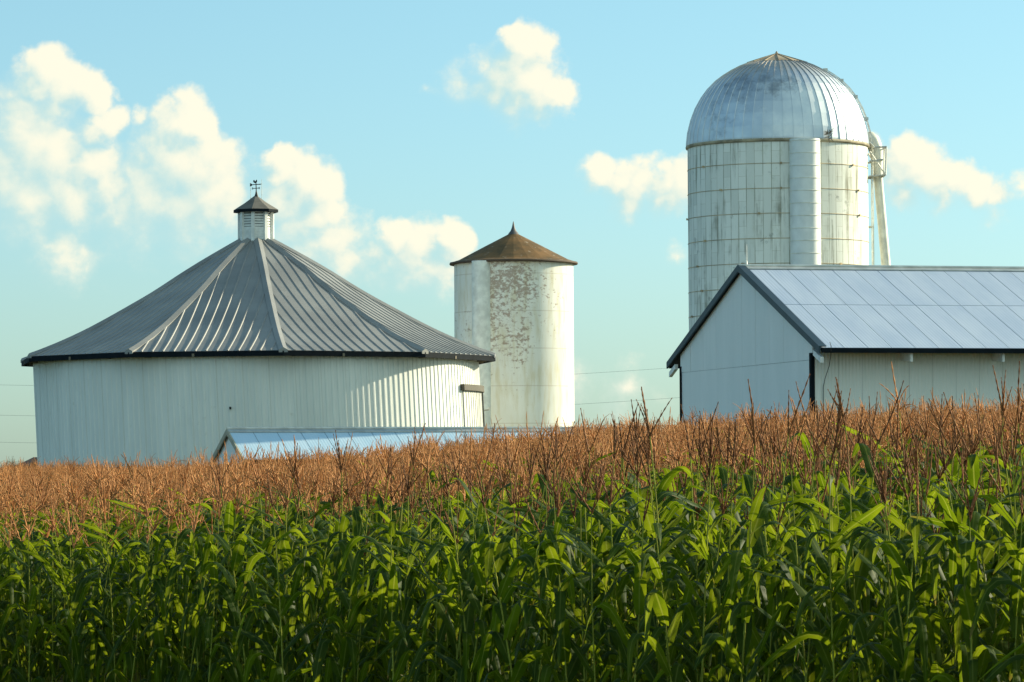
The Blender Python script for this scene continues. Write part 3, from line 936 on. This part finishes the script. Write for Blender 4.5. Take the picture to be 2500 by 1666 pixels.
# ------------------------------------------------------------------ long barn on the right
def gable_building(name, label, cat, O, al, Wd, Ln, ze, zr, oh_e, oh_g, mats, pan, floor, rows=2, details=True):
    """O roof corner nearest the camera; u runs along the ridge, v across the gable"""
    u = Vector((math.cos(al), math.sin(al), 0)); v = Vector((-math.sin(al), math.cos(al), 0)); zv = Vector((0, 0, 1))
    T = lambda s, t, z: Vector((O.x, O.y, 0)) + u * s + v * t + zv * z
    root = empty(name, (O.x, O.y, floor), label, cat)
    H = lambda t: zr - (zr - ze) * abs(t - Wd / 2) / (Wd / 2)
    tw0, tw1 = oh_e, Wd - oh_e; s0, s1 = oh_g, Ln - oh_g
    roof_m, side_m, gable_m = mats
    th = .07
    # under-deck
    mb = MB()
    for (ta, tb) in ((0, Wd / 2), (Wd / 2, Wd)):
        pts = [T(.01, ta, H(ta) - .012), T(.01, tb, H(tb) - .012), T(.01, tb, H(tb) - th), T(.01, ta, H(ta) - th)]
        mb.prism(pts, u * (Ln - .02))
    deck = mb.build('roof', M_GAP, root)
    # sheets
    mb = MB(); sl = math.hypot(Wd / 2, zr - ze); rnd = random.Random(7)
    edges = [0.0, .52, 1.0] if rows == 2 else [0.0, 1.0]
    for side in (0, 1):
        for r_ in range(len(edges) - 1):
            q0, q1 = edges[r_], edges[r_ + 1]
            s = 0.0; i = 0
            while s < Ln - .01:
                e = min(Ln, s + pan)
                j = 0
                g = .009
                f0, f1 = q0 + (.003 if r_ else 0), q1 - (0 if r_ == len(edges) - 2 else .003)
                tf = (lambda f: f * Wd / 2) if side == 0 else (lambda f: Wd - f * Wd / 2)
                lift = .012 + j
                A = [T(s + g, tf(f0), H(tf(f0)) + lift), T(e - g, tf(f0), H(tf(f0)) + lift ), T(e - g, tf(f1), H(tf(f1)) + lift), T(s + g, tf(f1), H(tf(f1)) + lift)]
                uo = rnd.uniform(0, 40)
                uvs = [(uo + s, f0 * sl), (uo + e, f0 * sl), (uo + e, f1 * sl), (uo + s, f1 * sl)]
                if side: A = A[::-1]; uvs = uvs[::-1]
                mb.quad(*A, uvs)
                dn = Vector((0, 0, -.02))
                for a, b in ((0, 1), (1, 2), (2, 3), (3, 0)):
                    mb.quad(A[b], A[a], A[a] + dn, A[b] + dn, [uvs[b], uvs[a], uvs[a], uvs[b]])
                s = e; i += 1
    mb.build('roof_sheets', roof_m, deck)
    mb = MB()
    for (t0, t1) in ((-.24, 0), (0, .24)):
        a, b = Wd / 2 + t0, Wd / 2 + t1
        mb.prism([T(-.02, a, H(a) + .026), T(-.02, b, H(b) + .026), T(-.02, b, H(b) + .05), T(-.02, a, H(a) + .05)], u * (Ln + .04))
    mb.tube([T(-.03, Wd / 2, zr + .045), T(Ln + .03, Wd / 2, zr + .045)], .05, 8)
    mb.build('ridge_cap', M_GALV, deck)
    # gable walls as strips of siding over a backing
    for (s_, sgn) in ((s0, -1), (s1, 1)):
        mb = MB()
        pts = [T(s_, tw0, floor), T(s_, tw1, floor), T(s_, tw1, H(tw1) - th - .004), T(s_, Wd / 2, zr - th - .004), T(s_, tw0, H(tw0) - th - .004)]
        mb.prism(pts, u * (-sgn * .1), 1)
        w = 1.22; t = tw0; zs = ze - .28
        gp = .008; k = 0; rr = random.Random(11)
        while t < tw1 - .01:
            e = min(tw1, t + w)
            xo = rr.uniform(0, 30)
            for (za, top) in ((floor, False), (zs, True)):
                o_ = Vector(u * (sgn * (.022 + (0.006 if top else 0) + rr.uniform(0, .005))))
                ta, tb = t + (gp if top else .003), e - (gp if top else .003)
                if not top:
                    q = [(ta, za), (tb, za), (tb, min(zs - .008, H(tb) - th)), (ta, min(zs - .008, H(ta) - th))]
                else:
                    q = [(ta, za), (tb, za), (tb, H(tb) - th - .01)]
                    if ta < Wd / 2 < tb: q.append((Wd / 2, zr - th - .01))
                    q.append((ta, H(ta) - th - .01))
                idx = [mb.vert(T(s_, a, b) + o_, (xo + a, b)) for a, b in q]
                mb.face(idx if sgn > 0 else idx)
                back = [mb.vert(T(s_, a, b), (xo + a, b)) for a, b in q]
                for i in range(len(q)):
                    j = (i + 1) % len(q); mb.face([idx[i], idx[j], back[j], back[i]])
            t = e
        mb.build('gable_wall', [gable_m, mat_plain('siding_gap', (.2, .21, .2), .9)], root)
    for (t_, sgn) in ((tw0, -1), (tw1, 1)):
        mb = MB(); zt_ = H(t_) - th - .01
        mb.prism([T(s0 + .1, t_, floor), T(s1 - .1, t_, floor), T(s1 - .1, t_, zt_), T(s0 + .1, t_, zt_)], v * (-sgn * .1), 1)
        s = s0 + .02; rr = random.Random(3)
        while s < s1 - .05:
            e = min(s1 - .02, s + pan)
            o_ = v * (sgn * (.02 + rr.uniform(0, .006))); xo = rr.uniform(0, 30)
            mb.quad(T(s + .003, t_, floor) + o_, T(e - .003, t_, floor) + o_, T(e - .003, t_, zt_) + o_, T(s + .003, t_, zt_) + o_,
                    [(xo + s, floor), (xo + e, floor), (xo + e, zt_), (xo + s, zt_)])
            s = e
        mb.build('side_wall', [side_m, mat_plain('side_gap', (.42, .43, .40), .9)], root)
    return root, deck, T, H, u, v


def long_barn():
    d1 = 110.0; al = R(15)
    O = P(2003, 850, d1)
    ze = P(2001, 850, d1).z
    # width so the far eave lands where the photograph shows it
    Wd = 13.8
    A = P(1632, 900, d1 + Wd * math.cos(al))
    zr = P(1796, 653, d1 + Wd / 2 * math.cos(al)).z
    floor = zg(O.x, O.y) - .2
    Ln = 20.0
    root, deck, T, H, u, v = gable_building('long_barn', 'long white metal barn with pale blue-grey roof and dark trim', 'barn', O, al, Wd, Ln, ze, zr, .9, .12,
                                            (M_SHEET, M_SIDING, M_GABLE), .68, floor)
    zv = Vector((0, 0, 1))
    # rake boards on the gable ends
    for s_ in (-.06, Ln + .01):
        for (ta, tb) in ((-.04, Wd / 2), (Wd + .04, Wd / 2)):
            mb = MB(); top = .05; dp = .17
            def L(t, dz): return T(s_, t, H(t) + dz)
            pts = [L(ta, top), L(tb, top), L(tb, top - dp), L(ta, top - dp)]
            mb.prism(pts, u * .05)
            pts2 = [L(ta, top), L(tb, top), L(tb, top + .02), L(ta, top + .02)]
            mb.prism(pts2, u * .22)
            mb.build('rake_trim', M_RAKE, deck)
    for (t_, sg) in ((-.05, 1), (Wd + .0, 1)):
        mb = MB(); mb.prism([T(.02, t_, ze - .13), T(.02, t_ + .05, ze - .13), T(.02, t_ + .05, ze + .005), T(.02, t_, ze + .005)], u * (Ln - .04))
        mb.build('eave_fascia', M_DARK, deck)
    # white soffit returns at the rake ends
    for t_ in (0.02, Wd - .62):
        mb = MB()
        z0 = min(H(t_), H(t_ + .6)) - .36
        mb.prism([T(.0, t_, H(t_) - .25), T(.0, t_ + .6, H(t_ + .6) - .25), T(.0, t_ + .6, H(t_ + .6) - .40), T(.0, t_, H(t_) - .40)], u * .1)
        mb.build('soffit_return', M_WHITE, deck)
    for t_ in (.88, Wd - .9 - .16):
        mb = MB()
        w = .17 if t_ < 2 else .03
        mb.box(T(.08, t_ + .06, (floor + ze - .1) / 2), u * .10, v * w, zv * (ze - .1 - floor))
        mb.build('corner_trim', M_DARK, root)
    # brackets carrying the eave
    s = 2.60
    while s < Ln:
        mb = MB()
        mb.prism([T(s, .08, ze - .12), T(s, .87, ze + .02), T(s, .87, ze - .30), T(s, .08, ze - .36)], u * .07)
        mb.build('eave_bracket', M_WHITE, root); s += 2.66
    # slack wire down the corner
    mb = MB(); W = lambda px, py, t: (lambda r: r)(P(px, py, d1 + t))
    mb.tube([W(2026, 836, -.2), W(2029, 845, -.25), W(2028, 870, .2), W(2024, 895, .6), W(2014, 925, .9), W(2010, 945, .9), W(2010, 1060, .9)], .010, 5)
    mb.build('ground_wire', M_IRON, root)
    mb = MB(); b = T(.22, Wd / 2, zr + .05); mb.tube([b, b + zv * .14, b + zv * .6], [.03, .012, .007], 6)
    mb.build('lightning_rod', M_GALV, deck)


long_barn()


# ------------------------------------------------------------------ low shed
def low_shed():
    al = R(18)
    w = 2.2
    u = Vector((math.cos(al), math.sin(al), 0)); v = Vector((-math.sin(al), math.cos(al), 0))
    dr = 133.3
    rg = P(556, 1050, dr)
    O = rg - v * w
    ze = P(588, 1123, O.y).z
    floor = zg(O.x, O.y) - .2
    root, deck, T, H, u, v = gable_building('low_shed', 'low shed with pale blue metal roof in front of the round barn', 'shed', O, al, 2 * w, 14.5, ze, rg.z, .25, .1,
                                            (M_SHED, M_SIDING, M_GABLE), .80, floor, rows=1)
    for (ta, tb) in ((-.02, w), (2 * w + .02, w)):
        mb = MB(); L = lambda t, dz: T(-.05, t, H(t) + dz)
        mb.prism([L(ta, .03), L(tb, .03), L(tb, -.16), L(ta, -.16)], u * .05)
        mb.build('rake_trim', mat_plain('tan_trim', (.36, .33, .24), .7), deck)
    mb = MB(); mb.prism([T(.0, -.04, ze - .09), T(.0, .0, ze - .09), T(.0, .0, ze), T(.0, -.04, ze)], u * 14.5)
    mb.build('eave_fascia', M_DARK, deck)


low_shed()


# ------------------------------------------------------------------ far house
def far_house():
    d = 215.0
    a = P(60, 1115, d); sc = d / F
    root = empty('far_house', (a.x + 4, d, zg(a.x, d)), 'far house with dark hipped roof behind the corn', 'house')
    mb = MB(); zt = a.z; ze = zt - 1.3
    r1, r2 = Vector((a.x, d + 4, zt)), Vector((a.x + 8, d + 4, zt))
    c = [Vector((a.x - 2.2, d, ze)), Vector((a.x + 10.5, d, ze)), Vector((a.x + 10.5, d + 8, ze)), Vector((a.x - 2.2, d + 8, ze))]
    mb.poly([c[0], c[1], r2, r1]); mb.poly([c[1], c[2], r2]); mb.poly([c[2], c[3], r1, r2]); mb.poly([c[3], c[0], r1]); mb.poly(c[::-1])
    mb.build('roof', M_SHINGLE, root)
    mb = MB(); mb.box((a.x + 4.1, d + 4, ze - 1.5), (11.8, 0, 0), (0, 7.2, 0), (0, 0, 3))
    mb.build('wall', mat_plain('tan_house_wall', (.35, .30, .24), .8), root)


far_house()


# ------------------------------------------------------------------ power lines
def power_lines():
    d = 260.0
    m = mat_plain('grey_wire', (.20, .20, .20), .6, .3)
    for (y0, nm) in ((941, 'highest'), (1015, 'middle'), (1081, 'lowest')):
        f = lambda x: y0 + .018 * (x - 45) - .5 * 5.6e-5 * (x - 45) ** 2
        mb = MB(); mb.tube([P(x, f(x), d) for x in range(-1200, 3600, 80)], .007, 5)
        tag(mb.build('power_line', m), {'highest': 'highest of the three thin power lines behind the round barn', 'middle': 'middle one of the three thin power lines behind the round barn',
                                        'lowest': 'lowest of the three thin power lines behind the round barn'}[nm], 'power line', 'power lines behind the barns')


power_lines()


# ------------------------------------------------------------------ corn
def add_leaf(mb, base, az, Ln, Wd, e0, droop, twist, kink, rnd, nseg=9, mi=0):
    p = Vector(base); step = Ln / nseg
    hz = Vector((math.cos(az), math.sin(az), 0)); side0 = Vector((-math.sin(az), math.cos(az), 0))
    prev = None; ph = rnd.uniform(0, 6.28); wav = rnd.uniform(.10, .30); fold = rnd.uniform(.12, .38)
    for i in range(nseg + 1):
        s = i / nseg
        q = max(0.0, min(1.0, (s - kink[0]) / kink[1])); q = q * q * (3 - 2 * q)
        e = max(e0 - droop * (.82 * q + .18 * s), R(-89))
        t = hz * math.cos(e) + Vector((0, 0, math.sin(e)))
        nrm = t.cross(side0) * -1
        tw = twist * s
        sd = side0 * math.cos(tw) + nrm * math.sin(tw); nn = nrm * math.cos(tw) - side0 * math.sin(tw)
        w = Wd * .5 * min(1.0, .55 + 2.6 * s) * max(.02, 1 - s ** 2.6) ** .8
        wv = math.sin(s * 17 + ph) * wav * w; wv2 = math.sin(s * 15 + ph * 1.7) * wav * w
        l = mb.vert(p + sd * -w + nn * (fold * w + wv), (0, s)); m = mb.vert(p, (.5, s)); r = mb.vert(p + sd * w + nn * (fold * w + wv2), (1, s))
        if prev:
            mb.face([prev[0], prev[1], m, l], mi); mb.face([prev[1], prev[2], r, m], mi)
        prev = (l, m, r)
        p = p + t * step


def plant_parts(seed, lod):
    """lod 0 near, 1 mid, 2 far. returns (stalk, leaves, tassel) builders, origin at the foot, leaf tops about 2.1"""
    rnd = random.Random(seed)
    stalk, leaves, tas = MB(), MB(), MB()
    Ht = rnd.uniform(1.98, 2.16)
    lean = Vector((rnd.gauss(0, .065), rnd.gauss(0, .065), 1))
    bend = Vector((rnd.uniform(-.05, .05), rnd.uniform(-.05, .05), 0))
    pos = lambda h: Vector((lean.x * h + bend.x * h * h / 2, lean.y * h + bend.y * h * h / 2, h))
    tb = Ht + rnd.uniform(.10, .34)
    hs = np.linspace(0 if lod < 2 else 1.2, tb, 9 if lod == 0 else 5)
    stalk.tube([pos(h) for h in hs], [.0095 - .0060 * (h / tb) for h in hs], 6 if lod == 0 else 4, cap=False)
    if lod == 0:
        for q in range(9):
            h = .25 + q * .2; stalk.tube([pos(h - .012), pos(h), pos(h + .012)], [.0095 - .005 * h / tb, .0125 - .006 * h / tb, .0095 - .005 * h / tb], 6, cap=False)
    plane = rnd.uniform(0, math.pi)
    nl = 12; seg = {0: 12, 1: 8, 2: 5}[lod]
    for i in range(nl):
        h = .34 + (Ht - .40) * (i / (nl - 1)) + rnd.uniform(-.04, .04)
        if lod == 2 and h < 1.15: continue
        if lod == 1 and h < .5: continue
        az = plane + (i % 2) * math.pi + rnd.gauss(0, .38)
        rel = h / Ht
        Ln = (.60 + .34 * math.sin(min(1, rel) * math.pi * .78)) * rnd.uniform(.64, .98)
        if rel > .9: Ln *= .66
        Wd = rnd.uniform(.066, .102) * (.8 if rel > .9 else 1)
        e0 = R(rnd.uniform(40, 72))
        kink = (rnd.uniform(.10, .42), rnd.uniform(.16, .55))
        end = rnd.choice([-88, -85, -80, -75, -65, -45, 10]) if rel < .85 else rnd.choice([-75, -60, -40, -15, 20])
        if rel > .85: e0 = R(rnd.uniform(32, 62))
        droop = e0 - R(end)
        add_leaf(leaves, pos(h) + Vector((0, 0, 0)), az, Ln, Wd, e0, droop, rnd.uniform(-1.3, 1.3), kink, rnd, seg)
    # tassel
    nb = {0: rnd.choice([0, 1, 1, 2, 2, 3, 4, 5]), 1: rnd.choice([2, 4, 6, 7, 8, 9]), 2: rnd.randint(8, 14)}[lod]
    b0 = pos(tb - .02)
    tip_l = rnd.uniform(.30, .46)
    ns = {0: 13, 1: 8, 2: 3}[lod]; sd = {0: 5, 1: 4, 2: 3}[lod]; rw = {0: .0052, 1: .0056, 2: .0056}[lod]

    def spike(p, t, l, sag, r):
        pts = []; rr = []
        t = t.normalized()
        for i in range(ns + 1):
            s = i / ns
            pts.append(p.copy()); b = (1.35 if i % 2 else .62) if lod < 2 else 1.0
            rr.append(r * b * (1 - .55 * s ** 2) if i else r * .5)
            t = (t + Vector((0, 0, -sag / ns)) + Vector((rnd.gauss(0, .02), rnd.gauss(0, .02), 0))).normalized()
            p = p + t * (l / ns)
        tas.tube(pts, rr, sd, cap=False)
    ld = (pos(tb) - pos(tb - .2)).normalized()
    spike(b0.copy(), ld + Vector((rnd.gauss(0, .16), rnd.gauss(0, .16), 0)), tip_l, rnd.choice([0, 0, 0, .25]), rw * 1.25)
    for i in range(nb):
        a = rnd.uniform(0, 6.28); an = R(rnd.uniform(8, 34) if lod == 0 else rnd.uniform(12, 62))
        t = ld * math.cos(an) + Vector((math.cos(a), math.sin(a), 0)) * math.sin(an)
        spike(b0 + ld * (.012 * i + rnd.uniform(0, .02)), t, rnd.uniform(.16, .30), rnd.choice([0, 0, .1, .2, .5, .9]) * (.5 if lod == 0 else 1.3), rw)
    return stalk, leaves, tas


def far_edge(x):
    return float(np.interp(x, [-40, -12, -11, -5, 0, 3, 60], [148, 147, 129, 129.5, 116, 106, 104]))


def corn():
    rnd = random.Random(2024)
    # planting grid: rows 0.76 m apart running obliquely across the view
    ra = R(24); cu_, su_ = math.cos(ra), math.sin(ra)
    pts = []
    row = -180
    D0 = 29.5
    for r_ in range(-260, 260):
        off = r_ * .76
        for k_ in range(-400, 500):
            al_ = k_ * .238 + rnd.uniform(-.05, .05)
            x = al_ * cu_ - off * su_ + rnd.gauss(0, .03); y = 60 + al_ * su_ + off * cu_ + rnd.gauss(0, .03)
            if y < D0 - 2.4 * max(-4.5, min(3, x)) or y > 148: continue
            if abs(x) > .126 * y + 2.2: continue
            if y > far_edge(x): continue
            if rnd.random() < .04: continue
            pts.append((x, y))
    pts.sort(key=lambda p: p[1])
    near, mass = [], []
    for (x, y) in pts:
        vis = abs(x) < .1255 * y + .3
        if len(near) < 300 and vis: near.append((x, y))
        else: mass.append((x, y))
    # individual plants
    NV = 16; protos = []
    for i in range(NV):
        s, l, t = plant_parts(100 + i, 0)
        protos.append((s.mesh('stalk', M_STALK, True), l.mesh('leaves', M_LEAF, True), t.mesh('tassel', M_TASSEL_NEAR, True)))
    first = []
    for i in range(NV):
        pass
    for i, (x, y) in enumerate(near):
        kx = i % NV
        root = bpy.data.objects.new('corn_plant', None); col.objects.link(root); root.empty_display_size = .1
        root.location = (x, y, zg(x, y) - .02); root.rotation_euler = (0, 0, rnd.uniform(0, 6.283))
        sc = rnd.triangular(.80, 1.12, 1.0); root.scale = (sc, sc, sc)
        tag(root, 'tall green corn plant with reddish tassel standing in the front rows', 'corn plant', 'corn plants in the front rows')
        if i < NV:
            trio = []
            for nm, me in zip(('stalk', 'leaves', 'tassel'), protos[kx]):
                o = bpy.data.objects.new(nm, me); col.objects.link(o); o.parent = root; trio.append(o)
            first.append(trio)
        else:
            for o in first[kx]:
                c = o.copy(); col.objects.link(c); c.parent = root
    # the rest of the field: one object
    lib = bpy.data.collections.new('corn_kinds')
    NM, NF = 18, 18
    for i in range(NM + NF):
        lod = 1 if i < NM else 2
        s, l, t = plant_parts(500 + i, lod)
        mb = MB()
        for q, (part, mi) in enumerate(((s, 0), (l, 1), (t, 2))):
            o_ = len(mb.v); mb.v += part.v; mb.uv += part.uv
            mb.f += [tuple(a + o_ for a in f) for f in part.f]; mb.mi += [mi] * len(part.f)
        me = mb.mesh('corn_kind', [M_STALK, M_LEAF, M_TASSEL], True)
        o = bpy.data.objects.new('corn_kind_%02d' % i, me); lib.objects.link(o)
    n = len(mass)
    me = bpy.data.meshes.new('corn_field')
    me.from_pydata([(x, y, zg(x, y) - .02) for x, y in mass], [], [])
    rot = np.array([(rnd.gauss(0, .03), rnd.gauss(0, .03), rnd.uniform(0, 6.283)) for _ in range(n)], dtype=np.float32)
    scl = np.array([rnd.triangular(.84, 1.10, 1.0) if y < 62 else rnd.triangular(.86, 1.08, .99) for x, y in mass], dtype=np.float32)
    scl *= np.array([1 + .022 * math.sin(x * 1.1 + y * .23 + 1.3) + .02 * math.sin(x * .43 - y * .31) + .018 * math.sin(x * 2.9 + y * .7) for x, y in mass], dtype=np.float32)
    vid = np.array([rnd.randrange(NM) if y < 62 else NM + rnd.randrange(NF) for x, y in mass], dtype=np.int32)
    a = me.attributes.new('rot', 'FLOAT_VECTOR', 'POINT'); a.data.foreach_set('vector', rot.ravel())
    a = me.attributes.new('scl', 'FLOAT', 'POINT'); a.data.foreach_set('value', scl)
    a = me.attributes.new('vid', 'INT', 'POINT'); a.data.foreach_set('value', vid)
    ob = bpy.data.objects.new('corn_field', me); col.objects.link(ob)
    tag(ob, 'dense field of corn with brown tassels rising towards the farm buildings', 'corn field', None, 'stuff')
    g = bpy.data.node_groups.new('corn_scatter', 'GeometryNodeTree')
    g.interface.new_socket('Geometry', in_out='INPUT', socket_type='NodeSocketGeometry')
    g.interface.new_socket('Geometry', in_out='OUTPUT', socket_type='NodeSocketGeometry')
    N, L = g.nodes, g.links
    gi, go = N.new('NodeGroupInput'), N.new('NodeGroupOutput')
    ip = N.new('GeometryNodeInstanceOnPoints'); ci = N.new('GeometryNodeCollectionInfo')
    ci.inputs['Collection'].default_value = lib; ci.inputs['Separate Children'].default_value = True; ci.inputs['Reset Children'].default_value = True

    def attr(nm, ty):
        x = N.new('GeometryNodeInputNamedAttribute'); x.data_type = ty; x.inputs['Name'].default_value = nm; return x.outputs[0]
    er = N.new('FunctionNodeEulerToRotation'); L.new(attr('rot', 'FLOAT_VECTOR'), er.inputs[0])
    L.new(gi.outputs[0], ip.inputs['Points']); L.new(ci.outputs[0], ip.inputs['Instance'])
    ip.inputs['Pick Instance'].default_value = True
    L.new(attr('vid', 'INT'), ip.inputs['Instance Index']); L.new(er.outputs[0], ip.inputs['Rotation']); L.new(attr('scl', 'FLOAT'), ip.inputs['Scale'])
    L.new(ip.outputs[0], go.inputs[0])
    md = ob.modifiers.new('scatter', 'NODES'); md.node_group = g
    print('corn near', len(near), 'mass', n, 'near depth', near[-1][1])


corn()
